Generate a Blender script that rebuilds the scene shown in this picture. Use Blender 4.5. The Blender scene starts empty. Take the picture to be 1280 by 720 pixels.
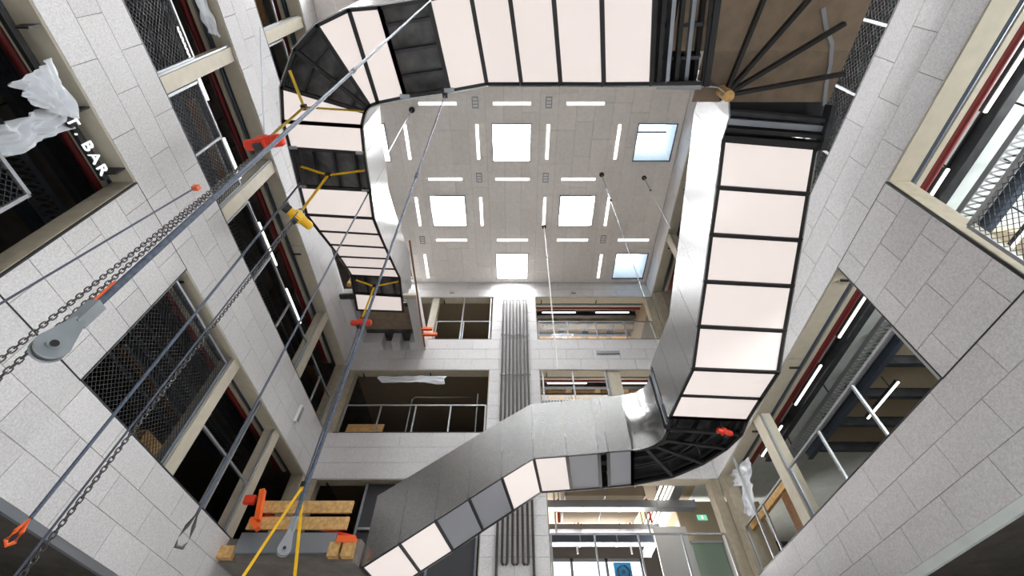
import bpy, bmesh, math, random
from mathutils import Vector, Matrix
random.seed(7)
sc = bpy.context.scene
COL = sc.collection

# ------------------------------------------------------------------ camera
FPX, CXP = 559.5, 643.0                       # focal length and axis column, 1280x720 pixels
ELEV = math.atan(688 / 559.5)                 # upward tilt of the camera
cd = bpy.data.cameras.new('camera'); cam = bpy.data.objects.new('camera', cd); COL.objects.link(cam)
cd.sensor_width = 36; cd.lens = FPX / 1280 * 36; cd.shift_x = -(CXP - 640) / 1280
cd.clip_start = 0.05; cd.clip_end = 200
cam.location = (0, 0, 0); cam.rotation_euler = (math.pi / 2 + ELEV, 0, 0)
sc.camera = cam
# ------------------------------------------------------------------ world, daylight, exposure
w = bpy.data.worlds.new('world'); sc.world = w; w.use_nodes = True
bg = w.node_tree.nodes['Background']; bg.inputs[0].default_value = (0.60, 0.80, 1.0, 1); bg.inputs[1].default_value = 1.7
sc.view_settings.view_transform = 'Standard'; sc.view_settings.look = 'None'
sc.view_settings.gamma = 1; sc.view_settings.use_curve_mapping = False
sc.view_settings.exposure = 1.62
sc.cycles.use_denoising = True
sc.cycles.max_bounces = 8; sc.cycles.diffuse_bounces = 7; sc.cycles.sample_clamp_indirect = 6
SKY_W = 90.0                                 # daylight entering through each skylight
# ------------------------------------------------------------------ main dimensions (metres, camera at 0,0,0)
XL, XR, YB, YF, ZC, ZF = -5.9, 5.8, 12.27, -7.0, 15.49, -1.5
S = [-0.1, 3.93, 7.96, 11.99]                 # sills
Hd = [2.47, 6.47, 10.5, 14.5]                 # heads
SKY_A = [11.4, 6.0, 0.6, -4.8]; SKY_B = [8.72, 3.3, -2.1]
SKYLIGHTS = [(x, y) for y in SKY_A for x in (-5.15, -0.1, 4.95)] + [(x, y) for y in SKY_B for x in (-2.57, 2.42)]
SKYLIGHTS = [(max(x, XL + .72), y) for x, y in SKYLIGHTS]
SK = 0.685                                    # half side of a skylight
for i, (x, y) in enumerate(SKYLIGHTS):
    if x > 4 and y > 5: continue              # these two show the blue sky through clear glass only
    ld = bpy.data.lights.new('daylight', 'AREA'); ld.shape = 'SQUARE'; ld.size = 1.3
    ld.energy = SKY_W; ld.spread = math.radians(120); ld.color = (.97, .985, 1.0)
    lo = bpy.data.objects.new('daylight', ld); COL.objects.link(lo); lo.location = (x, y, ZC + 0.95)
FRONT_W = (5200.0, 2000.0, 150.0, 100.0)       # added fill light behind the camera, one per storey, strongest at ground level
for en, (z0, z1) in zip(FRONT_W, ((ZF + .2, Hd[0]), (S[1], Hd[1]), (S[2], Hd[2]), (S[3], Hd[3]))):
    ld = bpy.data.lights.new('front_fill', 'AREA'); ld.shape = 'RECTANGLE'; ld.size = 10.4; ld.size_y = z1 - z0 - .1
    ld.energy = en; ld.color = (.95, .97, 1.0)
    lo = bpy.data.objects.new('front_fill', ld); COL.objects.link(lo); lo.location = (0, YF - .35, (z0 + z1) / 2); lo.rotation_euler = (math.pi / 2, 0, 0)

# ------------------------------------------------------------------ ray helper: pixel of the photograph -> point at known coordinate
def at(u, v, ax, val):
    V = (360 - v) / FPX
    r = ((u - CXP) / FPX, math.cos(ELEV) - V * math.sin(ELEV), math.sin(ELEV) + V * math.cos(ELEV))
    k = val / r[ax]
    return Vector((r[0] * k, r[1] * k, r[2] * k))
def at_r(u, v, rad):                          # on the pixel's ray at horizontal distance rad
    p = at(u, v, 2, 1.0); k = rad / math.hypot(p.x, p.y)
    return p * k

# ------------------------------------------------------------------ materials
M = {}
def mat(name, col, rough=.6, metal=0, noise=None, bump=0, emit=None, spec=.5, alpha=None, var=0.0, ramp=None):
    m = bpy.data.materials.new(name); m.use_nodes = True; nt = m.node_tree
    b = nt.nodes['Principled BSDF']
    b.inputs['Base Color'].default_value = (*col, 1); b.inputs['Roughness'].default_value = rough
    b.inputs['Metallic'].default_value = metal; b.inputs['Specular IOR Level'].default_value = spec
    if alpha is not None: b.inputs['Alpha'].default_value = alpha
    if emit:
        b.inputs['Emission Color'].default_value = (*emit[0], 1); b.inputs['Emission Strength'].default_value = emit[1]
    if noise:
        scale, amt = noise
        g = nt.nodes.new('ShaderNodeNewGeometry'); n = nt.nodes.new('ShaderNodeTexNoise')
        n.inputs['Scale'].default_value = scale; n.inputs['Detail'].default_value = 3
        nt.links.new(g.outputs['Position'], n.inputs['Vector'])
        r = nt.nodes.new('ShaderNodeMapRange'); r.inputs[1].default_value = .3; r.inputs[2].default_value = .7
        r.inputs[3].default_value = 1 - amt; r.inputs[4].default_value = 1 + amt
        nt.links.new(n.outputs['Fac'], r.inputs[0])
        last = r.outputs[0]
        if var:
            oi = nt.nodes.new('ShaderNodeObjectInfo'); r2 = nt.nodes.new('ShaderNodeMapRange')
            r2.inputs[3].default_value = 1 - var; r2.inputs[4].default_value = 1 + var
            nt.links.new(oi.outputs['Random'], r2.inputs[0])
            mu = nt.nodes.new('ShaderNodeMath'); mu.operation = 'MULTIPLY'
            nt.links.new(last, mu.inputs[0]); nt.links.new(r2.outputs[0], mu.inputs[1]); last = mu.outputs[0]
        mx = nt.nodes.new('ShaderNodeVectorMath'); mx.operation = 'SCALE'; mx.inputs[0].default_value = col
        nt.links.new(last, mx.inputs['Scale']); nt.links.new(mx.outputs[0], b.inputs['Base Color'])
        if bump:
            bp = nt.nodes.new('ShaderNodeBump'); bp.inputs['Strength'].default_value = bump; bp.inputs['Distance'].default_value = .01
            nt.links.new(n.outputs['Fac'], bp.inputs['Height']); nt.links.new(bp.outputs[0], b.inputs['Normal'])
    M[name] = m
    return m
mat('panel', (.60, .583, .582), .85, noise=(38, .14), var=.035)
mat('joint', (.27, .265, .26), .9)
mat('tile', (.83, .78, .735), .9, noise=(9, .05), var=.035)
mat('cream', (.52, .47, .37), .7, noise=(6, .06))
mat('concrete', (.36, .31, .23), .85, noise=(7, .12))
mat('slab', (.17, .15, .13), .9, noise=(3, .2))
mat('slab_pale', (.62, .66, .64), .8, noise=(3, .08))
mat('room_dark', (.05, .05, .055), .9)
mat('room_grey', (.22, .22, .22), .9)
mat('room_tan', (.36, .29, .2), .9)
mat('floor', (.7, .69, .68), .6, noise=(2, .1))
mat('white', (.75, .74, .72), .7)
mat('black', (.012, .012, .013), .45)
mat('dark_steel', (.05, .052, .058), .45, metal=.4, noise=(5, .3))
mat('deck', (.10, .10, .10), .45, metal=.6, noise=(4, .4))
mat('alu', (.36, .37, .385), .5, metal=.6)
mat('steel', (.35, .38, .42), .4, metal=.8)
mat('blue_steel', (.085, .105, .145), .5, metal=.5)
mat('rope', (.075, .095, .135), .5, metal=.3, noise=(60, .35))
mat('rope_thin', (.06, .07, .1), .6)
mat('chain', (.09, .09, .09), .4, metal=.8)
mat('red_pipe', (.15, .008, .008), .5)
mat('red', (.75, .05, .02), .4)
mat('orange', (.85, .13, .02), .5)
mat('yellow', (.85, .5, .01), .5)
mat('yellow_dull', (.6, .4, .03), .6)
mat('wood', (.55, .33, .12), .7, noise=(14, .25))
mat('brown_wood', (.25, .12, .04), .7, noise=(12, .2))
mat('ply', (.24, .178, .122), .8, noise=(5, .15), var=.1)
mat('pipe_brown', (.045, .033, .029), .5)
mat('glass_green', (.25, .33, .25), .2)
mat('blue_fan', (.02, .3, .6), .5)
mat('sign_green', (.02, .25, .15), .5, emit=((.3, .9, .6), .25))
mat('grey_panel', (.36, .36, .39), .6)
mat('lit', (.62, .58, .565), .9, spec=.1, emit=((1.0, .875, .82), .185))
mat('lamp', (.9, .9, .9), .5, emit=((1.0, .95, .9), 1.3))
mat('lamp_room', (.9, .9, .9), .5, emit=((1.0, .93, .86), 1.3))
mat('letter', (.85, .87, .9), .5, emit=((.9, .95, 1.0), .25))
mat('mesh_wire', (.03, .03, .032), .6)
# galvanised sheet with spangle
m = mat('galv', (.66, .67, .68), .3, metal=.95)
nt = m.node_tree; b = nt.nodes['Principled BSDF']
g = nt.nodes.new('ShaderNodeNewGeometry'); v = nt.nodes.new('ShaderNodeTexVoronoi'); v.inputs['Scale'].default_value = 34
n = nt.nodes.new('ShaderNodeTexNoise'); n.inputs['Scale'].default_value = 1.3; n.inputs['Detail'].default_value = 1
nt.links.new(g.outputs['Position'], v.inputs['Vector']); nt.links.new(g.outputs['Position'], n.inputs['Vector'])
rr = nt.nodes.new('ShaderNodeMapRange'); rr.inputs[1].default_value = 0; rr.inputs[2].default_value = 1; rr.inputs[3].default_value = .20; rr.inputs[4].default_value = .36
b.inputs['Roughness'].default_value = .27
sx = nt.nodes.new('ShaderNodeSeparateColor'); nt.links.new(v.outputs['Color'], sx.inputs[0])
r3 = nt.nodes.new('ShaderNodeMapRange'); r3.inputs[3].default_value = .36; r3.inputs[4].default_value = .45
nt.links.new(sx.outputs[0], r3.inputs[0])
cb = nt.nodes.new('ShaderNodeCombineColor')
for k in range(3): nt.links.new(r3.outputs[0], cb.inputs[k])
nt.links.new(cb.outputs[0], b.inputs['Base Color'])
# clear glass, thin plastic film
def thin(name, col, f, rough=.05):
    m = bpy.data.materials.new(name); m.use_nodes = True; nt = m.node_tree; nt.nodes.clear()
    o = nt.nodes.new('ShaderNodeOutputMaterial'); t = nt.nodes.new('ShaderNodeBsdfTransparent'); t.inputs[0].default_value = (1, 1, 1, 1)
    d = nt.nodes.new('ShaderNodeBsdfPrincipled'); d.inputs['Base Color'].default_value = (*col, 1); d.inputs['Roughness'].default_value = rough
    x = nt.nodes.new('ShaderNodeMixShader'); x.inputs[0].default_value = f
    nt.links.new(t.outputs[0], x.inputs[1]); nt.links.new(d.outputs[0], x.inputs[2]); nt.links.new(x.outputs[0], o.inputs[0]); M[name] = m
thin('glass', (.7, .8, .85), .10)
thin('film', (.86, .88, .92), .72, .35)

# ------------------------------------------------------------------ mesh helpers
class MB:
    def __init__(s): s.v = []; s.f = []; s.smooth = False
    def hexa(s, p):                           # 8 corners: bottom 4 (ccw) then top 4
        o = len(s.v); s.v += [tuple(q) for q in p]
        for q in ((3, 2, 1, 0), (4, 5, 6, 7), (0, 1, 5, 4), (1, 2, 6, 5), (2, 3, 7, 6), (3, 0, 4, 7)): s.f.append(tuple(o + k for k in q))
        return s
    def box(s, x0, x1, y0, y1, z0, z1):
        x0, x1 = sorted((x0, x1)); y0, y1 = sorted((y0, y1)); z0, z1 = sorted((z0, z1))
        return s.hexa([(x0, y0, z0), (x1, y0, z0), (x1, y1, z0), (x0, y1, z0), (x0, y0, z1), (x1, y0, z1), (x1, y1, z1), (x0, y1, z1)])
    def bar(s, p, q, wd, ht, up=(0, 0, 1)):   # rectangular bar from p to q
        p = Vector(p); q = Vector(q); d = (q - p).normalized(); u = Vector(up)
        if abs(d.dot(u)) > .98: u = Vector((0, 1, 0)) if abs(d.y) < .9 else Vector((1, 0, 0))
        sd = d.cross(u).normalized() * wd / 2; u = sd.cross(d).normalized() * ht / 2
        return s.hexa([p - sd - u, p + sd - u, q + sd - u, q - sd - u, p - sd + u, p + sd + u, q + sd + u, q - sd + u])
    def tube(s, pts, r, n=8, cap=True, closed=False):
        pts = [Vector(p) for p in pts]; rs = r if isinstance(r, (list, tuple)) else [r] * len(pts)
        o = len(s.v); N = len(pts); ref = None
        for i, p in enumerate(pts):
            a = pts[(i - 1) % N] if (i or closed) else p; c = pts[(i + 1) % N] if (i < N - 1 or closed) else p
            d = (c - a).normalized()
            if ref is None: ref = Vector((0, 0, 1)) if abs(d.z) < .9 else Vector((1, 0, 0))
            e1 = d.cross(ref).normalized(); e2 = d.cross(e1).normalized(); ref = e1.cross(d) * -1 if False else ref
            for k in range(n):
                t = 2 * math.pi * k / n; s.v.append(tuple(p + (e1 * math.cos(t) + e2 * math.sin(t)) * rs[i]))
        for i in range(N if closed else N - 1):
            i2 = (i + 1) % N
            for k in range(n): s.f.append((o + i * n + k, o + i * n + (k + 1) % n, o + i2 * n + (k + 1) % n, o + i2 * n + k))
        if cap and not closed:
            s.f.append(tuple(o + k for k in range(n))[::-1]); s.f.append(tuple(o + (N - 1) * n + k for k in range(n)))
        s.smooth = True
        return s
    def prism(s, poly, off):                  # extrude a 3D polygon by vector off
        o = len(s.v); n = len(poly); off = Vector(off)
        s.v += [tuple(p) for p in poly] + [tuple(Vector(p) + off) for p in poly]
        s.f.append(tuple(range(o, o + n))[::-1]); s.f.append(tuple(range(o + n, o + 2 * n)))
        for k in range(n): s.f.append((o + k, o + (k + 1) % n, o + n + (k + 1) % n, o + n + k))
        return s
    def build(s, name, m, parent=None, kind=None):
        me = bpy.data.meshes.new(name); me.from_pydata(s.v, [], s.f); me.validate()
        bm = bmesh.new(); bm.from_mesh(me); bmesh.ops.recalc_face_normals(bm, faces=bm.faces); bm.to_mesh(me); bm.free()
        if s.smooth:
            me.polygons.foreach_set('use_smooth', [True] * len(me.polygons))
            try: me.set_sharp_from_angle(angle=math.radians(40))
            except Exception: pass
        me.materials.append(M[m]); o = bpy.data.objects.new(name, me); COL.objects.link(o); o.parent = parent
        if kind: o['kind'] = kind
        return o
def tag(o, label, cat, group=None):
    o['label'] = label; o['category'] = cat
    if group: o['group'] = group
    return o
def thing(name, label, cat, group=None, loc=(0, 0, 0)):
    o = bpy.data.objects.new(name, None); COL.objects.link(o); o.location = loc; o.empty_display_size = .2
    return tag(o, label, cat, group)
def struct(o, label=None):
    o['kind'] = 'structure'
    if label: o['label'] = label
    return o
_unit = {}
def unit_box(name, m, parent, x0, x1, y0, y1, z0, z1):   # shares one cube mesh per material
    if m not in _unit:
        me = bpy.data.meshes.new(m + '_piece'); mb = MB().box(-.5, .5, -.5, .5, -.5, .5); me.from_pydata(mb.v, [], mb.f); me.materials.append(M[m]); _unit[m] = me
    o = bpy.data.objects.new(name, _unit[m]); COL.objects.link(o)
    o.location = ((x0 + x1) / 2, (y0 + y1) / 2, (z0 + z1) / 2); o.scale = (abs(x1 - x0), abs(y1 - y0), abs(z1 - z0)); o.parent = parent
    return o

# ------------------------------------------------------------------ walls with cladding panels
def W(side, s, z, d):                         # along wall, height, depth behind the cladding face
    return {'left': (XL - d, s, z), 'right': (XR + d, s, z), 'back': (s, YB + d, z)}[side]
def wbox(mb, side, s0, s1, z0, z1, d0, d1):
    a = W(side, s0, z0, d0); c = W(side, s1, z1, d1)
    return mb.box(a[0], c[0], a[1], c[1], a[2], c[2])
def wunit(name, m, parent, side, s0, s1, z0, z1, d0, d1):
    a = W(side, s0, z0, d0); c = W(side, s1, z1, d1)
    return unit_box(name, m, parent, a[0], c[0], a[1], c[1], a[2], c[2])
OPEN = {  # openings per row of windows
    'left':  {0: [(-6.5, 12.0)], 1: [(-6.5, 3.14), (4.82, 12.0)], 2: [(-6.5, 12.0)], 3: [(-6.5, 12.0)]},
    'right': {0: [(-6.5, 12.0)], 1: [(-6.5, 3.13), (4.78, 12.0)], 2: [(-6.5, 12.0)], 3: [(-6.5, 12.0)]},
    'back':  {0: [(-5.6, 5.5)], 1: [(-5.65, -.88), (.89, 5.55)], 2: [(-5.65, -.88), (.88, 5.55)], 3: [(-5.65, -.88), (.88, 5.55)]}}
RANGE = {'left': (YF, YB), 'right': (YF, YB), 'back': (XL, XR)}
VIS = {'left': (-.5, YB), 'right': (-.5, YB), 'back': (XL, XR)}
PW, GAP = .985, .009
WALL = {}
def clad(side, s0, s1, z0, z1, rows, phase):
    h = (z1 - z0) / rows
    for r in range(rows):
        ph = phase + (PW / 2 if r % 2 else 0)
        k = math.floor((s0 - ph) / PW); a = s0
        while a < s1 - .02:
            e = min(ph + (k + 1) * PW, s1)
            if e - a > .03:
                j = random.uniform(0, .002)
                wunit('panel', 'panel', WALL[side], side, a + GAP / 2, e - GAP / 2, z0 + r * h + GAP / 2, z0 + (r + 1) * h - GAP / 2, j, .035)
            a = max(a, e); k += 1
LABW = {'left': 'speckled grey panel wall carrying the bar sign', 'right': 'speckled grey panel wall opposite the bar sign',
        'back': 'speckled grey panel wall with the vertical pipe loops'}
for side in ('left', 'right', 'back'):
    mb = MB(); r0, r1 = RANGE[side]
    ext = .0
    fas = [(Hd[0], S[1]), (Hd[1], S[2]), (Hd[2], S[3]), (Hd[3], ZC)]
    for z0, z1 in fas: wbox(mb, side, r0, r1, z0, z1, .03, .32)
    piers = []
    for lv in range(4):
        z0 = ZF if lv == 0 else S[lv]
        ops = OPEN[side][lv]; e = r0
        for a, c in ops + [(r1, r1)]:
            if a > e + .01: wbox(mb, side, e, a, z0, Hd[lv], .03, .32); piers.append((lv, e, a, z0, Hd[lv]))
            e = c
    WALL[side] = struct(mb.build('wall_' + side, 'joint'), LABW[side])
    v0, v1 = VIS[side]
    ph = {'left': (0.0, .49, .49, .49), 'right': (.145, .66, .66, .66), 'back': (-4.5, -4.5, -4.5, -4.5)}[side]
    for i, (z0, z1) in enumerate(fas):
        clad(side, v0, v1, z0, z1, 3 if i < 3 else 2, ph[i])
    for lv, a, c, z0, z1 in piers:
        if c < v0 or lv == 0: continue
        if a > v1 - .3 or c < v0 + .3:                  # narrow corner piers stay concrete posts
            wunit('corner_post', 'concrete', WALL[side], side, a, c, z0, z1, .02, .2); continue
        clad(side, max(a, v0), c, z0, z1, 5, a + .3 if side != 'back' else (a + c) / 2)
    # soffit boards, sill trims, posts of the openings
    for lv in range(1, 4):
        for a, c in OPEN[side][lv]:
            a = max(a, v0)
            n = max(1, round((c - a) / 2.45)); st = (c - a) / n
            for k in range(n):
                wunit('soffit_board', 'cream', WALL[side], side, a + k * st + .006, a + (k + 1) * st - .006, Hd[lv] - .025, Hd[lv] + .02, .02, .36)
                wunit('soffit_clip', 'black', WALL[side], side, a + k * st + .25, a + k * st + .29, Hd[lv] - .055, Hd[lv] - .02, .16, .38)
            wunit('sill_trim', 'dark_steel', WALL[side], side, a, c, S[lv], S[lv] + .025, .0, .34)
            for jb, sg in ((a, 1), (c, -1)):
                wunit('jamb_board', 'concrete', WALL[side], side, jb, jb + sg * .025, S[lv], Hd[lv], .03, .36)
    posts = {'left': {1: [(7.17, 7.45), (9.78, 10.06)], 2: [(2.0, 2.26), (4.5, 4.78), (9.5, 9.78)], 3: [(2.0, 2.26), (4.5, 4.78)]},
             'right': {1: [(9.12, 9.45)], 2: [(4.5, 4.8), (9.12, 9.45)], 3: [(9.12, 9.45)]},
             'back': {1: [], 2: [(3.32, 3.72)], 3: [(-3.42, -3.17)]}}[side]
    for lv, ps in posts.items():
        for a, c in ps:
            wunit('post', 'cream', WALL[side], side, a, c, S[lv], Hd[lv], .05, .34)
            wunit('post_edge', 'alu', WALL[side], side, a - .04, a, S[lv], Hd[lv] - .05, .08, .12)
mb = MB()
for z0, z1 in ((ZF, ZF + .2), (Hd[0], S[1]), (Hd[1], S[2]), (Hd[2], S[3]), (Hd[3], ZC)): mb.box(XL, XR, YF - .3, YF, z0, z1)
for lv in range(4):
    for x0, x1 in ((XL, -5.3), (5.2, XR)): mb.box(x0, x1, YF - .3, YF, ZF + .2 if lv == 0 else S[lv], Hd[lv])
WF = struct(mb.build('wall_front', 'panel'), 'unseen grey front wall with window rows added for the fill light')
for lv in range(4):  # added glazing standing before the fill lights
    z0 = ZF + .2 if lv == 0 else S[lv]
    for k in range(4): MB().box(-5.3 + k * 2.625 + .04, -5.3 + (k + 1) * 2.625 - .04, YF - .16, YF - .14, z0, Hd[lv]).build('pane', 'glass', WF)
    for k in range(5): MB().box(-5.3 + k * 2.625 - .04, -5.3 + k * 2.625 + .04, YF - .2, YF - .1, z0, Hd[lv]).build('mullion', 'alu', WF)
for side, a, c in (('left', 3.14, 4.82), ('right', 3.13, 4.78)):
    for z, t_ in ((S[1], .010), (Hd[1], .004)): wunit('seam', 'black', WALL[side], side, a, c, z - t_, z + t_, -.003, .03)
    for e_ in (a, c): wunit('seam', 'black', WALL[side], side, e_ - .012, e_ + .012, S[1], Hd[1], -.003, .05)
struct(MB().box(-13, 13, YF - .3, 19.5, ZF - .3, ZF).build('floor', 'floor'), 'grey concrete ground floor of the atrium')
wunit('fascia_trim', 'slab_pale', WALL['right'], 'right', -.5, 12, Hd[0] - .12, Hd[0], .0, .06)
wunit('fascia_trim', 'steel', WALL['left'], 'left', -.5, 12, Hd[0] - .1, Hd[0], .0, .06)

# ------------------------------------------------------------------ rooms behind the openings
ROOMX, ROOMY = 12.5, 19.2
for lv in range(0, 4):
    zs = (S[lv + 1] - .45) if lv < 3 else ZC - .2
    zt = zs + (.45 if lv < 3 else .4)
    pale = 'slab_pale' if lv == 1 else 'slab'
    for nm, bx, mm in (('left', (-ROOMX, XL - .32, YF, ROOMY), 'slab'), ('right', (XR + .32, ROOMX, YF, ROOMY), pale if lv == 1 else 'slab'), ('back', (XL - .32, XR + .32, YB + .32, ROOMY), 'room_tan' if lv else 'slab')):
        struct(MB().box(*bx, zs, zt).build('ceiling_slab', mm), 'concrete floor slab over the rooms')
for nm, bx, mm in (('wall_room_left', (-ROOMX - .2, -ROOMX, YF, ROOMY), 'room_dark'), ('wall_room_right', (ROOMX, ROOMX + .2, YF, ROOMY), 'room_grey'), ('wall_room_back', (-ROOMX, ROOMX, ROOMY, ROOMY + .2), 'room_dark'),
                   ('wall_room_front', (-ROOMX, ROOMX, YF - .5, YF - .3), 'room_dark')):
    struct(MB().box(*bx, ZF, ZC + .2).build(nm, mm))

# ------------------------------------------------------------------ ceiling: tiles, skylights, lamps
def subtract(rects, h):
    out = []
    for x0, x1, y0, y1 in rects:
        a0, a1, b0, b1 = h
        if a0 >= x1 or a1 <= x0 or b0 >= y1 or b1 <= y0: out.append((x0, x1, y0, y1)); continue
        if a0 > x0: out.append((x0, a0, y0, y1))
        if a1 < x1: out.append((a1, x1, y0, y1))
        m0, m1 = max(x0, a0), min(x1, a1)
        if b0 > y0: out.append((m0, m1, y0, b0))
        if b1 < y1: out.append((m0, m1, b1, y1))
    return out
holes = [(x - SK, x + SK, y - SK, y + SK) for x, y in SKYLIGHTS]
mb = MB(); rects = [(XL - .3, XR + .3, YF - .3, YB + .3)]
for h in holes: rects = subtract(rects, h)
for r in rects: mb.box(*r, ZC + .02, ZC + .1)
mat('ceiling_joint', (.38, .36, .34), .9)
CE = struct(mb.build('ceiling', 'ceiling_joint'), 'tiled pale grey ceiling with skylights')
TW, TL_ = .6155, 1.23
cols = int(math.ceil((XR - XL) / TW))
for c in range(cols):
    x0 = XL + c * TW; x1 = min(x0 + TW, XR); off = [0, .62, .31, .93][(c * 7 + c // 3) % 4]
    y = -.6 + off - TL_
    while y < YB:
        y0, y1 = max(y, -.6), min(y + TL_, YB)
        if y1 - y0 > .05:
            g = .0035; rs = [(x0 + g, x1 - g, y0 + g, y1 - g)]
            for h in holes: rs = subtract(rs, h)
            for r in rs:
                if r[1] - r[0] > .03 and r[3] - r[2] > .03: unit_box('tile', 'tile', CE, *r, ZC - random.uniform(0, .003), ZC + .03)
        y += TL_
mb = MB(); rects = [(XL, XR, YF, -.6)]
for h in holes: rects = subtract(rects, h)
for r in rects: mb.box(*r, ZC, ZC + .03)
mb.build('tile_field', 'tile', CE, 'stuff')
for i, (x, y) in enumerate(SKYLIGHTS):
    wn = bpy.data.objects.new('window_%d' % (i + 1), None); COL.objects.link(wn); struct(wn, 'square skylight in the tiled ceiling')
    mb = MB(); h = 1.15
    for a in ((x - SK - .04, x - SK, y - SK - .04, y + SK + .04), (x + SK, x + SK + .04, y - SK - .04, y + SK + .04), (x - SK, x + SK, y - SK - .04, y - SK), (x - SK, x + SK, y + SK, y + SK + .04)):
        mb.box(*a, ZC + .01, ZC + h)
    mb.build('well', 'white', wn)
    mb = MB(); t = .03
    for a in ((x - SK, x - SK + t, y - SK, y + SK), (x + SK - t, x + SK, y - SK, y + SK), (x - SK, x + SK, y - SK, y - SK + t), (x - SK, x + SK, y + SK - t, y + SK)):
        mb.box(*a, ZC - .02, ZC + .05)
    mb.build('frame', 'dark_steel', wn)
    MB().box(x - SK, x + SK, y - SK, y + SK, ZC + h - .03, ZC + h).build('pane', 'glass', wn)
    if x > 4 and y > 5: MB().box(x - SK, x + SK, y - .02, y + .03, ZC + h - .09, ZC + h - .03).build('glazing_bar', 'dark_steel', wn)
def ceil_lamp(x, y, horiz):
    L, B = (.625, .05) if horiz else (.05, .625)
    lab = 'slim linear lamp recessed in the ceiling, parallel to the pipe loop wall' if horiz else 'slim linear lamp recessed in the ceiling, square to the pipe loop wall'
    t = thing('ceiling_lamp', lab, 'ceiling lamp', 'ceiling lamps parallel to the pipe loop wall' if horiz else 'ceiling lamps square to the pipe loop wall', (x, y, ZC - .003))
    MB().box(-L - .012, L + .012, -B - .012, B + .012, -.004, .05).build('housing', 'white', t)
    MB().box(-L, L, -B, B, -.012, .02).build('diffuser', 'lamp', t)
for y in (1.95, 4.65, 7.37, 10.06):
    for x in (-2.57, -.08, 2.38) + ((4.88,) if y > 9 else ()): ceil_lamp(x, y, True)
for y in (3.3, 5.97, 8.75):
    for x in (-3.77, -1.29, 1.17, 3.63): ceil_lamp(x, y, False)
for x in (-3.77, 3.66): ceil_lamp(x, 11.4, False)
for u, v_ in ((594, 128), (686, 128), (599, 222), (682, 222), (528, 300), (754, 299)):
    p = at(u, v_, 2, ZC); t = thing('ceiling_speaker', 'small rectangular grey speaker grille set in the ceiling tiles', 'speaker', 'speaker grilles in the ceiling', p)
    MB().box(-.11, .11, -.19, .19, -.012, .02).build('frame', 'alu', t)
    for k in (-1, 0, 1): MB().box(-.08, .08, k * .11 - .04, k * .11 + .04, -.018, 0).build('grille', 'white', t)
# small fixings on the band under the ceiling of the back wall
for u, v_ in ((565, 366), (717, 366)):
    p = at(u, v_, 1, YB); t = thing('smoke_detector', 'small cream detector high on the pipe loop wall', 'detector', 'detectors under the ceiling edge', p)
    MB().box(-.09, .09, -.05, .01, -.06, .06).build('body', 'cream', t); MB().tube([(0, -.05, 0), (0, -.1, -.04)], .04, 8).build('sensor', 'white', t)

# ------------------------------------------------------------------ STAIRCASE
def V3(p, z): return Vector((p[0], p[1], z))
FR = [((2.97, 1.97), 7.45), ((2.27, 2.08), 7.85), ((1.556, 2.19), 8.25), ((.845, 2.29), 8.65), ((.137, 2.395), 9.05), ((-.54, 2.5), 9.45), ((-1.30, 2.63), 9.45), ((-2.20, 2.75), 9.45)]
Fst = [(V3(p, z), V3((p[0] - .245, p[1] - 1.62), z)) for p, z in FR]
Rin = [(3.50, 2.83), (3.46, 3.51), (3.40, 4.21), (3.36, 4.94), (3.30, 5.66), (3.25, 6.36), (3.20, 7.13), (3.16, 7.84)]
Rou = [(5.18, 2.97), (5.12, 3.64), (5.07, 4.33), (5.02, 5.05), (4.97, 5.78), (4.92, 6.46), (4.87, 7.24), (4.84, 7.96)]
ZRr = [7.45, 7.05, 6.65, 6.25, 5.85, 5.45, 5.45, 5.45]
Rst = [(V3(a, z), V3(c, z)) for a, c, z in zip(Rin, Rou, ZRr)]
Bin = [(2.62, 9.05), (2.09, 9.11), (1.89, 9.17), (1.18, 9.28), (.43, 9.38), (-.29, 9.5), (-1.0, 9.64), (-1.69, 9.78), (-2.40, 9.93), (-3.1, 10.06)]
Bou = [(2.89, 10.66), (2.34, 10.76), (2.13, 10.81), (1.42, 10.92), (.67, 11.02), (-.03, 11.15), (-.75, 11.29), (-1.44, 11.42), (-2.17, 11.56), (-2.87, 11.70)]
ZBb = [5.45] * 5 + [5.05, 4.65, 4.25, 3.85, 3.45]
Bst = [(V3(a, z), V3(c, z)) for a, c, z in zip(Bin, Bou, ZBb)]
Lin = [(-3.18, 3.31), (-3.25, 3.89), (-3.31, 4.78), (-3.37, 5.52), (-3.45, 6.22), (-3.51, 6.9), (-3.57, 7.56), (-3.63, 8.23), (-3.68, 8.87), (-3.74, 9.68), (-3.80, 10.36)]
Lou = [(-4.87, 3.2), (-4.90, 3.77), (-4.97, 4.68), (-5.02, 5.41), (-5.05, 6.11), (-5.08, 6.79), (-5.12, 7.47), (-5.19, 8.14), (-5.29, 8.76), (-5.36, 9.54), (-5.43, 10.28)]
ZLl = [9.45] * 4 + [9.85, 10.25, 10.65, 11.05, 11.45, 11.45, 11.45]
Lst = [(V3(a, z), V3(c, z)) for a, c, z in zip(Lin, Lou, ZLl)]
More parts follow.
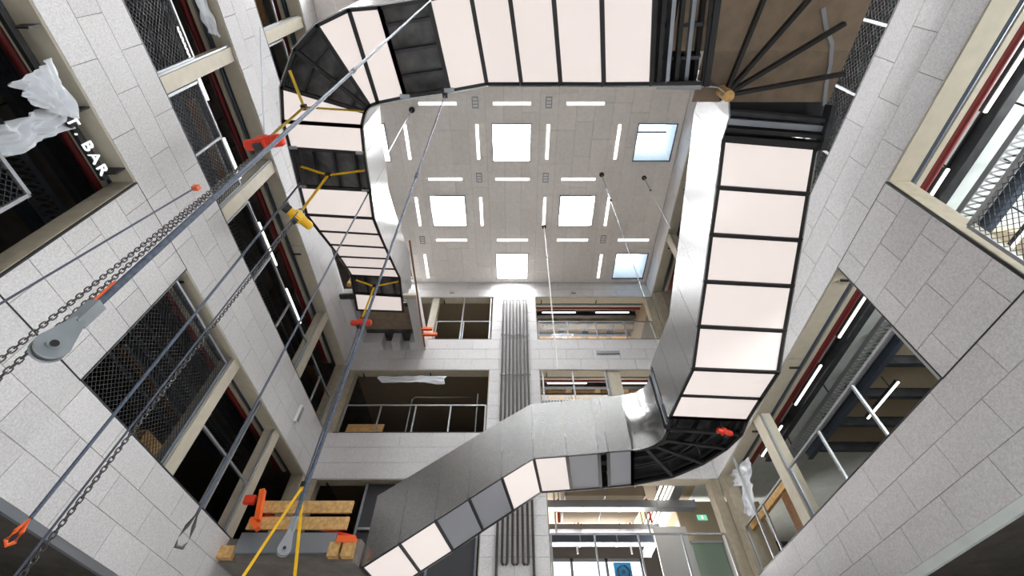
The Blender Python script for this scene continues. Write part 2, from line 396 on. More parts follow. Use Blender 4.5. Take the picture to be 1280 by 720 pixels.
# corner fans: (inner, outer) radial joints
TLf = [(V3((-2.20, 2.75), 9.45), V3((-2.445, 1.13), 9.45)), (V3((-2.78, 2.86), 9.45), V3((-3.0, 1.17), 9.45)), (V3((-2.95, 2.92), 9.45), V3((-3.66, 1.42), 9.45)),
       (V3((-3.0, 2.96), 9.45), V3((-4.2, 1.83), 9.45)), (V3((-3.05, 3.02), 9.45), V3((-4.68, 2.52), 9.45)), Lst[0]]
BRf = [Rst[7], (V3((3.21, 8.3), 5.45), V3((4.88, 8.5), 5.45)), (V3((3.20, 8.7), 5.45), V3((4.73, 9.05), 5.45)), (V3((3.08, 8.92), 5.45), V3((4.37, 9.68), 5.45)), (V3((2.9, 9.01), 5.45), V3((3.8, 10.27), 5.45)), Bst[0]]
ST = thing('staircase', 'suspended square spiral staircase of galvanised sheet with glowing white underside panels', 'staircase')
UP = Vector((0, 0, 1))
def shrink(q, d):
    c = sum(q, Vector()) / len(q); out = []
    n = len(q)
    for i in range(n):
        e1 = (q[(i + 1) % n] - q[i]).normalized(); e0 = (q[(i - 1) % n] - q[i]).normalized()
        s = max(.25, e1.cross(e0).length)
        out.append(q[i] + (e1 + e0) * (d / s))
    return out
def bay(a, c, typ, inset=.035):
    if typ == 'open': return
    q = shrink([a[0], a[1], c[1], c[0]], inset)
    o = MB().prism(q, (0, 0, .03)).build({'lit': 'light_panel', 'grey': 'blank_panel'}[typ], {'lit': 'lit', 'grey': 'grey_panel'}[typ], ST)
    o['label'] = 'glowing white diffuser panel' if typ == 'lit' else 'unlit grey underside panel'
def rails(sts):
    for i in range(len(sts)):
        a = sts[i]
        MB().bar(a[0] + UP * .02, a[1] + UP * .02, .075, .06).build('cross_bar', 'black', ST)
        if i + 1 < len(sts):
            c = sts[i + 1]
            for k in (0, 1):
                ia = (a[1 - k] - a[k]).normalized() * .035; ic = (c[1 - k] - c[k]).normalized() * .035
                MB().bar(a[k] + ia + UP * .02, c[k] + ic + UP * .02, .07, .06).build('edge_rail', 'black', ST)
def wallsheet(p, q, h, m='galv', name='skirt_sheet', out=None):
    d = (q - p); d.z = 0; n = Vector((d.y, -d.x, 0)).normalized() * .012
    e = (q - p).normalized() * .004
    lo = UP * -.015; hi = UP * h
    MB().hexa([p + e - n + lo, q - e - n + lo, q - e + n + lo, p + e + n + lo, p + e - n + hi, q - e - n + hi, q - e + n + hi, p + e + n + hi]).build(name, m, ST)
def skirt(pts, h=1.45):
    for a, c in zip(pts, pts[1:]): wallsheet(a, c, h)
def deck(sts, steps=True, skip=()):
    for i, (a, c) in enumerate(zip(sts, sts[1:])):
        if abs(a[0].z - c[0].z) < .01:
            MB().prism([a[0] + UP * .42, a[1] + UP * .42, c[1] + UP * .42, c[0] + UP * .42], (0, 0, .05)).build('landing_deck', 'deck', ST)
        else:
            n = 2 if abs(a[0].z - c[0].z) < .45 else 3
            for k in range(n):
                t0, t1 = k / n, (k + 1) / n
                z = (a[0].z + (c[0].z - a[0].z) * (t0 + t1) / 2) + .5
                pts = [a[0].lerp(c[0], t0), a[1].lerp(c[1], t0), a[1].lerp(c[1], t1), a[0].lerp(c[0], t1)]
                MB().prism([V3(p, z) for p in pts], (0, 0, .04)).build('tread', 'deck', ST)
                zz = a[0].z < c[0].z; e0, e1 = (pts[0], pts[1]) if zz else (pts[3], pts[2])
                MB().bar(V3(e0, z - .08), V3(e1, z - .08), .02, .2).build('riser', 'deck', ST)
def stringers(sts):
    for t in (.22, .5, .78):
        for a, c in zip(sts, sts[1:]):
            MB().bar(a[0].lerp(a[1], t) + UP * .3, c[0].lerp(c[1], t) + UP * .3, .05, .14).build('stringer', 'dark_steel', ST)
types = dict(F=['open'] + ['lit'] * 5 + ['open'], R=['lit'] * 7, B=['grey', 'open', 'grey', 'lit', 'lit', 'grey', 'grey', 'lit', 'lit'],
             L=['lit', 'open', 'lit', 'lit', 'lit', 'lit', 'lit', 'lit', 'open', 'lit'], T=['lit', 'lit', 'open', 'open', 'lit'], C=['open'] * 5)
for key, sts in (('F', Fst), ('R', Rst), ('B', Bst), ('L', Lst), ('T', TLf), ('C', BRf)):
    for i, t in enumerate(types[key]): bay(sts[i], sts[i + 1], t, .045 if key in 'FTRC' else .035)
    rails(sts); deck(sts); stringers(sts)
# inner skirts
TRc = [Fst[0][0], V3((3.2, 1.99), 7.45), V3((3.4, 2.12), 7.45), V3((3.52, 2.45), 7.45), Rst[0][0]]
skirt([s[0] for s in Rst])
# extruded rounded corner of the lower landing
crv = []
for k in range(13):                            # smooth quarter bend of the inner sheet
    t_ = k / 12; a_, b_, c_, d_ = Vector((3.21, 8.3, 0)), Vector((3.24, 8.75, 0)), Vector((3.05, 8.99, 0)), Vector((2.62, 9.05, 0))
    q = a_ * (1 - t_) ** 3 + b_ * 3 * t_ * (1 - t_) ** 2 + c_ * 3 * t_ ** 2 * (1 - t_) + d_ * t_ ** 3
    crv.append(Vector((q.x, q.y, 5.45)))
vs = [tuple(p_ + UP * h) for h in (-.015, 1.45) for p_ in crv]; nn = len(crv)
mb = MB(); mb.v = vs; mb.f = [(k, k + 1, nn + k + 1, nn + k) for k in range(nn - 1)]; mb.smooth = True
o = mb.build('skirt_bend', 'galv', ST); sm = o.modifiers.new('thickness', 'SOLIDIFY'); sm.thickness = .02
for yy, m_ in ((7.9, 'black'), (8.08, 'steel'), (8.24, 'black')): MB().bar((3.18, yy, 5.45), (3.18, yy, 6.85), .05, .05).build('guard_post', m_, ST)
MB().bar((3.17, 7.86, 6.85), (3.2, 8.3, 6.85), .06, .06).build('guard_cap', 'alu', ST)
skirt([s[0] for s in Bst])
skirt([s[0] for s in Fst]); skirt([s[0] for s in TLf]); skirt([s[0] for s in Lst]); skirt(TRc)
for sts in (Fst, TLf, Lst, Rst, BRf, Bst):                       # outer side sheets
    for a, c in zip(sts, sts[1:]): wallsheet(a[1], c[1], .85 if sts in (Rst,) else 1.1)
# top right landing: plywood deck, radial struts, steel end frames
pc = V3((3.42, 2.16), 7.62)
for k in range(4):
    y0 = -1.2 + k * .92
    unit_box('plywood_sheet', 'ply', ST, 2.45 if y0 < .9 else 3.0, 5.3, y0, min(y0 + .915, 2.33), 7.84, 7.87)
MB().box(3.6, 5.3, 2.33, 2.95, 7.9, 7.93).build('deck_plate', 'black', ST)
for u, v_ in ((955, -2), (1012, -2), (1056, 29), (1056, 92)):
    q = at(u, v_, 2, 7.62); MB().bar(pc, q, .055, .09).build('radial_strut', 'black', ST)
tp = [at(u_, v_, 2, 7.8) for u_, v_ in ((1029, 10), (1032, 33), (1040, 55), (1038, 80), (1033, 104), (1030, 132))]
for a_, c_ in zip(tp, tp[1:]): MB().bar(a_, c_, .06, .02).build('foil_tape', 'alu', ST)
MB().tube([V3((3.40, 2.12), 7.42), V3((3.40, 2.12), 7.75)], .09, 14).build('hub', 'wood', ST)
for yy, zz, hh, mm in ((2.42, 7.62, .16, 'dark_steel'), (2.55, 7.58, .10, 'steel'), (2.66, 7.55, .2, 'black'), (2.78, 7.5, .14, 'black')):
    MB().bar((3.52, yy, zz), (5.25, yy + .13, zz), .06 if mm != 'steel' else .1, hh).build('landing_beam', mm, ST)
for xx, mm in ((2.92, 'black'), (2.78, 'steel'), (2.62, 'black'), (2.48, 'steel'), (2.34, 'black')):
    MB().bar((xx, 2.0, 7.85), (xx - .3, -.4, 7.85), .06, .25).build('landing_beam', mm, ST)
MB().bar((3.0, 1.97, 7.5), (3.0 - .3, -.4, 7.5), .09, .2).build('landing_beam', 'black', ST)
MB().bar((2.35, 2.09, 7.82), (2.95, 2.0, 7.47), .05, .06).build('bracket', 'alu', ST)
MB().bar((5.2, 2.3, 7.6), (5.24, 3.0, 7.45), .08, .2).build('landing_beam', 'dark_steel', ST)
# curved flange ribs under the open lower corner
for t in (.12, .55, .93):
    pts = [a[0].lerp(a[1], t) + UP * .12 for a in BRf]
    for a, c in zip(pts, pts[1:]): MB().bar(a, c, .04, .05).build('curved_rib', 'dark_steel', ST)
for t in (.5, .96):
    pts = [a[0].lerp(a[1], t) + UP * .14 for a in TLf[1:5]]
    for a, c in zip(pts, pts[1:]): MB().bar(a, c, .05, .06).build('curved_rib', 'dark_steel', ST)
# brackets at the opening of the front flight and the left landing
for p in (Fst[6][0], Fst[7][0]): MB().box(p.x - .1, p.x + .1, p.y - .1, p.y - .02, p.z - .06, p.z + .0).build('bracket', 'steel', ST)
for p in (Lst[1][0], Lst[1][1], Lst[2][0], Lst[2][1]):
    sgn = -1 if p.x > -4 else 1
    MB().box(p.x + sgn * .04, p.x + sgn * .2, p.y - .05, p.y + .01, p.z - .05, p.z - .01).build('bracket', 'alu', ST)
# upper landing at the end: side beams, cross beam with openings, plywood soffit
LD = thing('upper_landing', 'grey framed upper landing with plywood soffit where the staircase ends', 'landing')
MB().box(-3.62, -3.28, 9.75, YB - .002, 11.42, 11.95).build('side_beam', 'panel', LD)
MB().box(-5.85, -5.5, 9.75, YB - .002, 11.42, 11.95).build('side_beam', 'panel', LD)
for x0, x1 in ((-5.5, -4.85), (-4.5, -4.2), (-3.85, -3.62)): MB().box(x0, x1, 11.85, YB - .002, 11.42, 11.9).build('cross_beam', 'panel', LD)
MB().box(-5.45, -3.65, 10.42, 11.5, 11.75, 11.78).build('plywood_soffit', 'ply', LD)
MB().prism([(-3.62, 10.366, 11.9), (-3.62, YB - .002, 11.9), (-5.5, YB - .002, 11.9), (-5.5, 10.274, 11.9)], (0, 0, .09)).build('deck_plate', 'deck', LD)
MB().box(-3.72, -3.28, 9.6, 9.78, 11.42, 11.52).build('end_bracket', 'cream', LD); MB().box(-5.85, -5.385, 9.6, 9.78, 11.42, 11.52).build('end_bracket', 'dark_steel', LD)
MB().tube([(-5.5, 9.3, 11.6), (-5.52, 9.4, 12.1)], .08, 8).build('timber_prop', 'wood', LD)
sp = thing('scaffold_pole', 'thin brown scaffold pole lying along the side beam of the upper landing', 'pole')
pa, pb = at(512, 301, 2, 11.39), at(531, 433, 2, 11.39); MB().tube([pa, pb], .03, 8).build('pole', 'brown_wood', sp)
for u, v_, s_ in ((537, 411, .16), (541, 418, .26)):
    p = at(u, v_, 2, 11.365); MB().box(pa.x + (pb.x - pa.x) * .82 - .03, p.x + s_ * .6, p.y - .05, p.y + .05, p.z - .05, p.z + .05).build('clamp', 'orange', sp)
# lower landing where the staircase starts
LL = thing('lower_landing', 'dark soffited lower landing with steel edge channel where the staircase starts', 'landing')
ex = lambda y: -3.1 + (y - 10.06) * .14 - .036          # end line along the first cross bar of the stair
MB().prism([(XL + .02, 9.85, 3.45), (ex(9.85), 9.85, 3.45), (ex(YB - .02), YB - .02, 3.45), (XL + .02, YB - .02, 3.45)], (0, 0, .45)).build('slab', 'slab', LL)
MB().box(-5.62, -3.65, 9.74, 9.84, 3.6, 3.98).build('edge_channel', 'steel', LL)
MB().box(XL, -5.62, 9.7, 9.9, 3.5, 3.72).build('end_board', 'wood', LL)
for x in (-3.72, -3.45): MB().box(x, x + .22, 9.68, 9.86, 3.52, 3.78).build('timber_block', 'wood', LL)
for z in (4.06, 4.40):
    o = MB().box(-5.55 if z > 4.2 else -5.6, -3.5, 9.765, 9.825, z, z + .25).build('guard_plank', 'wood'); tag(o, 'upper of two timber guard planks above the steel channel' if z > 4.2 else 'lower of two timber guard planks, directly above the steel channel', 'plank', 'guard planks')
cl = thing('plank_clamp', 'orange steel clamp post at the wall end of the timber guard planks', 'clamp', None, (-5.5, 9.697, 4.3))
MB().bar((-.05, 0, .55), (.12, 0, -.1), .14, .1).build('post', 'orange', cl); MB().bar((.0, 0, -.08), (.2, 0, -.27), .14, .1).build('foot', 'orange', cl); MB().box(-.35, -.12, -.05, .05, .25, .42).build('jaw', 'red', cl)
o = MB().bar((-5.4, 9.9, 4.4), (-3.3, 9.9, 3.95), .04, .06).build('brace_bar', 'red'); tag(o, 'slanting red brace bar behind the guard planks', 'brace')
o = MB().bar((-3.6, 9.75, 3.83), (-3.24, 9.75, 3.83), .195, .12).build('end_clamp', 'orange'); tag(o, 'orange clamp on the timber blocks at the foot of the staircase', 'clamp')

# ------------------------------------------------------------------ pipe loops on the back wall
PL = thing('pipe_loop_radiator', 'tall dark brown serpentine pipe radiator fixed on the panel wall', 'radiator')
xs = [-.44 + i * (.92 / 7) for i in range(8)]
for i in range(4):                                         # inverted U loops at the top
    x0, x1 = xs[2 * i], xs[2 * i + 1]; r = (x1 - x0) / 2; c = (x0 + x1) / 2
    bot0 = 4.28 if i > 0 else 1.5; bot1 = 4.28 if i < 3 else 1.5
    pts = [(x0, YB - .07, bot0)] + [(c - r * math.cos(t), YB - .07, 14.15 + r * math.sin(t)) for t in [math.pi * k / 8 for k in range(9)]] + [(x1, YB - .07, bot1)]
    MB().tube(pts, .033, 8).build('pipe', 'pipe_brown', PL)
for i in range(3):
    x0, x1 = xs[2 * i + 1], xs[2 * i + 2]; r = (x1 - x0) / 2; c = (x0 + x1) / 2
    MB().tube([(c - r * math.cos(t), YB - .07, 4.30 - r * math.sin(t)) for t in [math.pi * k / 8 for k in range(9)]], .033, 8).build('return_bend', 'pipe_brown', PL)
for z in (12.2, 10.25, 8.2, 6.2): MB().box(-.52, .56, YB - .03, YB, z, z + .06).build('bracket', 'alu', PL)
p = at(760, 441, 1, YB); t = thing('wall_vent', 'slim grey louvre vent on the pipe loop wall panels', 'vent', None, p)
MB().box(-.42, .42, -.05, .01, -.07, .07).build('frame', 'alu', t)
for k in (-.03, .03): MB().box(-.38, .38, -.06, -.04, k - .012, k + .012).build('slat', 'steel', t)
p = at(372, 518, 0, XL); t = thing('wall_light', 'white box light fixture on the bar sign wall near the corner', 'wall light', None, p)
MB().box(-.02, .07, -.08, .08, -.26, .26).build('body', 'white', t); MB().box(.07, .085, -.06, .06, -.22, .22).build('cover', 'alu', t)

# ------------------------------------------------------------------ services inside the rooms
ROW = {0: 'ground floor', 1: 'lowest windows', 2: 'middle windows', 3: 'top windows'}
SOFFIT = {0: S[1] - .45, 1: S[2] - .45, 2: S[3] - .45, 3: ZC - .2}
def hang(t, pts, top):                        # thin rods up to the slab
    for q in pts: MB().box(q[0] - .012, q[0] + .012, q[1] - .012, q[1] + .012, q[2], top).build('hanger', 'dark_steel', t)
WN = {'left': 'the bar sign wall', 'right': 'the wall opposite the sign', 'back': 'the pipe loop wall'}
def wp(side, s, z, d): return Vector(W(side, s, z, d))
def where(side, lv, extra=''): return 'behind the %s of %s%s' % (ROW[lv], WN[side], extra)
def run_pipe(side, lv, s0, s1, d, z, r, m, name, lab, cat):
    t = thing(name, lab + ' ' + where(side, lv), cat, None, wp(side, s0, z, d)); o = wp(side, s0, z, d)
    MB().tube([Vector(), wp(side, s1, z, d) - o], r, 10).build('pipe', m, t)
    n = max(2, int((s1 - s0) / 1.8))
    for k in range(n):
        q = wp(side, s0 + (k + .5) * (s1 - s0) / n, z, d) - o
        hang(t, [q], SOFFIT[lv] - z + .01)
def strip_lamps(side, lv, s0, s1, d, z, L=1.5, gap=.9):
    s = s0
    while s + L <= s1 + .01:
        o = wp(side, s, z, d); e = wp(side, s + L, z, d) - o
        t = thing('strip_lamp', 'long white strip lamp hanging ' + where(side, lv), 'lamp', 'strip lamps %s %s' % (ROW[lv], WN[side]), o)
        MB().bar((0, 0, 0), e, .04, .03).build('tube', 'lamp_room', t); MB().bar((0, 0, .05), e + Vector((0, 0, .05)), .08, .07).build('housing', 'dark_steel', t); hang(t, [e * .2 + UP * .08, e * .8 + UP * .08], SOFFIT[lv] - z + .01)
        s += L + gap
def beam(side, lv, s0, s1, d, z, wd, ht, m, lab):
    o = wp(side, s0, z, d); e = wp(side, s1, z, d) - o
    t = thing('ceiling_beam', lab + ' ' + where(side, lv), 'beam', None, o)
    MB().bar((0, 0, -ht / 2), e + Vector((0, 0, -ht / 2)), wd, .03).build('flange', m, t)
    MB().bar((0, 0, ht / 2), e + Vector((0, 0, ht / 2)), wd, .03).build('flange', m, t)
    MB().bar((0, 0, 0), e, wd * .35, ht).build('web', m, t); hang(t, [e * k_ + UP * ht / 2 for k_ in (.1, .37, .63, .9)], SOFFIT[lv] - z + .01)
def tray(side, lv, s0, s1, d, z, wd=.42, m='alu', step=.12, lab='perforated metal cable tray'):
    o = wp(side, s0, z, d)
    t = thing('cable_tray', lab + ' ' + where(side, lv), 'cable tray', None, o)
    for k in (-1, 1):
        a = wp(side, s0, z, d + k * wd / 2) - o; e = wp(side, s1, z, d + k * wd / 2) - o
        MB().bar(a, e, .02, .1).build('side_rail', m, t)
    mb = MB(); s = s0; k = 0
    while s < s1 - step:
        a = wp(side, s, z - .03, d - wd / 2) - o; c = wp(side, s + step, z - .03, d + wd / 2) - o
        mb.bar(a, c, .03, .012); a2 = wp(side, s, z - .03, d + wd / 2) - o; c2 = wp(side, s + step, z - .03, d - wd / 2) - o; mb.bar(a2, c2, .03, .012)
        s += step
    mb.build('tray_bed', m, t, 'stuff'); L_ = wp(side, s1, z, d) - o; hang(t, [L_ * k_ for k_ in (.08, .3, .55, .8, .97)], SOFFIT[lv] - z + .01)
def services(side, lv, s0, s1, bright=False):
    h = Hd[lv]
    run_pipe(side, lv, s0, s1, .47, h + .06, .035, 'blue_steel', 'conduit', 'dark blue conduit', 'conduit')
    o = wp(side, s0, h + .1, .6); e = wp(side, s1, h + .1, .6) - o
    t = thing('edge_strip', 'cream edge strip ' + where(side, lv), 'trim', None, o); MB().bar((0, 0, 0), e, .09, .08).build('strip', 'cream', t); hang(t, [e * k_ for k_ in (.05, .35, .65, .95)], SOFFIT[lv] - h - .09)
    run_pipe(side, lv, s0, s1, .80, h + .17, .075, 'red_pipe', 'sprinkler_pipe', 'dark red sprinkler pipe', 'pipe')
    if not (side == 'left' and lv in (1, 3)): strip_lamps(side, lv, s0 + .3, s1, 1.28, h + .42)
    beam(side, lv, s0, s1, 1.5, h + .5, .16, .24, 'dark_steel', 'dark steel beam')
    tray(side, lv, s0, s1, 2.15, h + .42, m='alu' if bright else 'steel')
    beam(side, lv, s0, s1, 2.75, h + .55, .14, .2, 'blue_steel', 'blue grey steel beam')
    strip_lamps(side, lv, s0 + 1.0, s1, 3.5, h + .5) if side == 'right' else None
services('right', 1, -2.0, 12.0, True)
services('left', 1, -2.0, 12.0)
services('left', 2, -1.0, 12.0)
services('left', 3, -.5, 6.0)
services('right', 2, 0.0, 12.0); services('right', 3, 4.0, 12.0)
services('back', 3, .95, 5.5); services('back', 2, .95, 5.5)
# added fill light brightening the room opposite the bar sign, no window there
ld = bpy.data.lights.new('room_fill', 'AREA'); ld.shape = 'RECTANGLE'; ld.size = 5; ld.size_y = 2.2; ld.energy = 700; ld.color = (.95, 1, 1)
lo = bpy.data.objects.new('room_fill', ld); COL.objects.link(lo); lo.location = (ROOMX - .1, 1.0, 5.4); lo.rotation_euler = (0, math.pi / 2, 0)
ld = bpy.data.lights.new('room_fill', 'AREA'); ld.shape = 'RECTANGLE'; ld.size = 6; ld.size_y = 2.0; ld.energy = 380; ld.color = (1, .97, .93)  # daylight of the facade window behind the blue fan, as an area light
lo = bpy.data.objects.new('room_fill', ld); COL.objects.link(lo); lo.location = (3.2, ROOMY - .1, 5.4); lo.rotation_euler = (-math.pi / 2, 0, 0)

for zz in (9.3, 13.3):  # added fill lights for the upper rooms behind the pipe loops
    ld = bpy.data.lights.new('room_fill', 'AREA'); ld.shape = 'RECTANGLE'; ld.size = 5; ld.size_y = 2.0; ld.energy = 170; ld.color = (1, .95, .88)
    lo = bpy.data.objects.new('room_fill', ld); COL.objects.link(lo); lo.location = (3.2, ROOMY - .1, zz); lo.rotation_euler = (-math.pi / 2, 0, 0)
for lv in (1, 2, 3):
    struct(MB().box(-.75, -.6, YB + .32, ROOMY, S[lv], SOFFIT[lv]).build('wall_partition', 'room_grey'), 'added screen wall keeping the fill light out of the dark rooms')  # unseen wall, added so the room fill does not spread sideways
    for k in range(4):                         # tan ceiling boxes and red branch pipes behind the pipe loop wall
        x = 1.2 + k * 1.15
        if lv > 1:
            t = thing('ceiling_box', 'tan boxed ceiling panel ' + where('back', lv), 'ceiling panel', 'tan ceiling panels %d' % lv, (x, YB + 2.2, SOFFIT[lv] - .25))
            MB().box(0, .85, 0, 1.6, 0, .26).build('board', 'wood', t); MB().box(-.02, .87, -.03, 0, -.02, .2).build('edge', 'cream', t)
# tan ceiling boards and joists in the room opposite the bar sign
for k in range(6):
    y = 4.6 + k * 1.25
    o = MB().box(XR + 2.95, XR + 5.2, y, y + 1.0, 7.38, 7.52).build('ceiling_board', 'room_tan'); tag(o, 'tan ceiling board between joists behind the wide window opposite the sign', 'ceiling board', 'tan ceiling boards opposite the sign')
    o = MB().box(XR + 2.9, XR + 6.0, y + 1.03, y + 1.17, 7.15, 7.52).build('joist', 'dark_steel'); tag(o, 'dark steel joist behind the wide window opposite the sign', 'joist', 'joists opposite the sign')
# ------------------------------------------------------------------ guard rails in the openings
def guard(side, lv, s0, s1, n, lab, mesh=False, h=1.08, d=.12, m='alu', glass=False):
    if mesh and h > 2: m = 'steel'
    z0 = S[lv] + .02; o = wp(side, s0, z0, d)
    t = thing('guard_rail', lab, 'guard rail', None, o)
    L = lambda s, z, dd=0: wp(side, s, z, d + dd) - o
    MB().bar(L(s0, z0 + h), L(s1, z0 + h), .045, .045).build('top_rail', m, t)
    MB().bar(L(s0, z0 + .03), L(s1, z0 + .03), .04, .04).build('bottom_rail', m, t)
    for k in range(n + 1):
        s = s0 + (s1 - s0) * k / n
        MB().bar(L(s, z0), L(s, z0 + h), .045, .045).build('upright', m, t)
    if glass:
        for k in range(n):
            a = s0 + (s1 - s0) * k / n + .04; c = s0 + (s1 - s0) * (k + 1) / n - .04
            MB().hexa([L(a, z0 + .06, -.005), L(c, z0 + .06, -.005), L(c, z0 + .06, .005), L(a, z0 + .06, .005), L(a, z0 + h - .03, -.005), L(c, z0 + h - .03, -.005), L(c, z0 + h - .03, .005), L(a, z0 + h - .03, .005)]).build('pane', 'glass', t)
    if mesh:
        mb = MB(); st = .09; q = 0; ln = s1 - s0; k = -int(h / st)
        while k * st < ln:                                  # diamond wire mesh, both diagonals
            a0 = k * st; lo_ = max(0, -a0); hi_ = min(h, ln - a0)
            if hi_ > lo_ + .02:
                mb.bar(L(s0 + a0 + lo_, z0 + lo_), L(s0 + a0 + hi_, z0 + hi_), .007, .007)
                mb.bar(L(s1 - a0 - lo_, z0 + lo_), L(s1 - a0 - hi_, z0 + hi_), .007, .007)
            k += 1
        mb.build('wire_mesh', 'mesh_wire', t, 'stuff')
guard('left', 1, -.6, 2.6, 2, 'silver guard rail filled with wire mesh under the bar sign', mesh=True)
guard('left', 1, 4.9, 7.1, 1, 'tall silver frame filled with wire mesh in the lowest row of the bar sign wall', mesh=True, h=2.3)
guard('left', 1, 7.5, 9.75, 2, 'silver guard rail below the plank clamp between cream posts of the bar sign wall')
guard('left', 2, -.6, 1.95, 1, 'silver guard rail with wire mesh below the white plastic wrap in the bar sign wall', mesh=True, h=1.25)
guard('left', 2, 2.32, 4.45, 2, 'meshed silver guard rail between two cream posts in the middle bar sign windows', mesh=True)
guard('left', 2, 4.85, 9.4, 3, 'long silver guard rail in the middle row beside the yellow hoist')
guard('left', 2, 9.85, 11.95, 2, 'short silver guard rail at the corner end of the middle row, bar sign wall')
guard('left', 3, -.4, 1.95, 2, 'silver guard rail in the top row above the red hoist')
guard('left', 3, 2.32, 4.4, 1, 'silver guard rail in the top row beside the curved stair corner')
guard('right', 1, -.5, 3.05, 3, 'silver guard rail with wire mesh in the window opposite the bar sign', mesh=True)
guard('right', 1, 4.9, 9.05, 3, 'long silver guard rail in the wide window opposite the bar sign wall')
guard('right', 1, 9.5, 11.95, 2, 'short silver guard rail by the brown boards and torn plastic')
guard('right', 2, .2, 4.4, 4, 'silver guard rail with wire mesh beside the plywood landing', mesh=True)
guard('right', 3, 5.0, 9.0, 3, 'silver guard rail in the top row behind the rising stair flight')
guard('back', 3, .95, 5.5, 4, 'glazed silver guard rail in the top row of the pipe loop wall', glass=True)
guard('back', 3, -3.1, -.95, 2, 'silver guard rail in the top row beside the orange clamps')
guard('back', 2, .95, 3.25, 2, 'glazed silver guard rail in the middle row above the curved stair skirt', glass=True)
guard('back', 2, -5.55, -.95, 4, 'silver guard rail under the rolled plastic in the pipe loop wall')
guard('back', 1, .95, 5.5, 4, 'silver guard rail in front of the blue fan')
# upright alu mullions in the openings
def mullion(side, lv, s, lab):
    o = MB(); wbox(o, side, s - .025, s + .025, S[lv] + .02, Hd[lv] - .02, .046, .0973)
    return tag(o.build('mullion', 'alu'), lab, 'mullion')
mullion('back', 3, -2.1, 'upright silver mullion in the top row beside the upper landing')
mullion('back', 3, -.98, 'upright silver mullion in the top row next to the pipe loops')
for s in (1.0, 2.05, 3.2): 
    mullion('back', 2, s, 'upright silver mullion in the middle row behind the stair skirt')['group'] = 'mullions of the middle row'
mullion('left', 1, 8.7, 'upright silver mullion between cream posts above the thimble loop')
mullion('right', 1, 11.1, 'upright silver mullion between the torn plastic and the brown boards')
# second guard frame inside the middle row of the back wall
t = thing('handrail_frame', 'thin silver handrail frame inside the room under the rolled plastic', 'handrail')
MB().tube([(-3.6, 13.0, 7.98), (-3.6, 13.0, 9.75), (-3.5, 13.0, 9.85), (-1.3, 13.0, 9.85)], .025, 8).build('rail', 'alu', t); MB().tube([(-1.3, 13.0, 7.98), (-1.3, 13.0, 10.0)], .025, 8).build('upright', 'alu', t)
t = thing('timber_stack', 'stack of pale boards on the floor in the middle row of the pipe loop wall', 'boards')
for k in range(5): MB().box(-5.5, -4.3, 12.75 + k * .02, 12.8 + k * .02, 8.0 + k * .13, 8.12 + k * .13).build('board', 'wood', t)
o = MB().box(-1.7, -1.45, 12.6, 12.75, 8.0, 8.12).build('yellow_box', 'yellow'); tag(o, 'small yellow box on the sill under the rolled plastic', 'box')
# pieces in the rooms: timber studs and panels
def slabpiece(name, m, lab, cat, *b):
    return tag(MB().box(*b).build(name, m), lab, cat)
def long_bar(name, m, lab, cat, u0, v0, u1, v1, z, wd, top):
    a = at(u0, v0, 2, z); c = at(u1, v1, 2, z); x = (a.x + c.x) / 2; a.x = c.x = x
    t = thing(name, lab, cat, None, a); e = c - a; MB().bar((0, 0, 0), e, wd, .1).build('bar', m, t); MB().bar((wd / 2 + .02, 0, 0), e + Vector((wd / 2 + .02, 0, 0)), .03, .08).build('edge', 'alu', t); hang(t, [e * .1, e * .9], top - z)
long_bar('timber_rail', 'brown_wood', 'brown timber rail behind the wire mesh of the lowest bar sign windows', 'timber', 150, 432, 238, 540, 6.75, .16, SOFFIT[1])
long_bar('steel_rail', 'blue_steel', 'blue steel rail behind the wire mesh of the lowest bar sign windows', 'rail', 132, 440, 222, 548, 6.75, .14, SOFFIT[1])
long_bar('timber_rail', 'brown_wood', 'brown timber rail behind the middle bar sign windows near the red hoist', 'timber', 234, 124, 284, 220, 10.85, .22, SOFFIT[2])
slabpiece('pallet_stack', 'wood', 'wooden crate inside the lowest bar sign windows below the thimble loop', 'crate', XL - 2.4, XL - 1.2, 7.6, 8.7, 3.94, 5.0)
long_bar('timber_rail', 'brown_wood', 'brown timber rail behind the corner end of the middle bar sign windows', 'timber', 388, 458, 411, 512, 10.85, .2, SOFFIT[2])
long_bar('timber_rail', 'brown_wood', 'brown timber rail behind the top bar sign windows', 'timber', 315, -25, 334, 34, 14.85, .15, SOFFIT[3])
slabpiece('brown_board', 'brown_wood', 'brown timber board propped beside the torn plastic opposite the bar sign', 'board', XR + .5, XR + .58, 9.6, 10.5, 3.95, 5.2)
slabpiece('timber_rail', 'wood', 'pale timber rail across the window beside the torn plastic', 'timber', XR + .25, XR + .35, 9.5, 12.0, 4.95, 5.1)
slabpiece('white_board', 'slab_pale', 'pale partition board in the room beyond the guard rail and cable tray', 'partition', XR + 3.2, XR + 3.3, 4.5, 9.0, 3.95, 5.6)
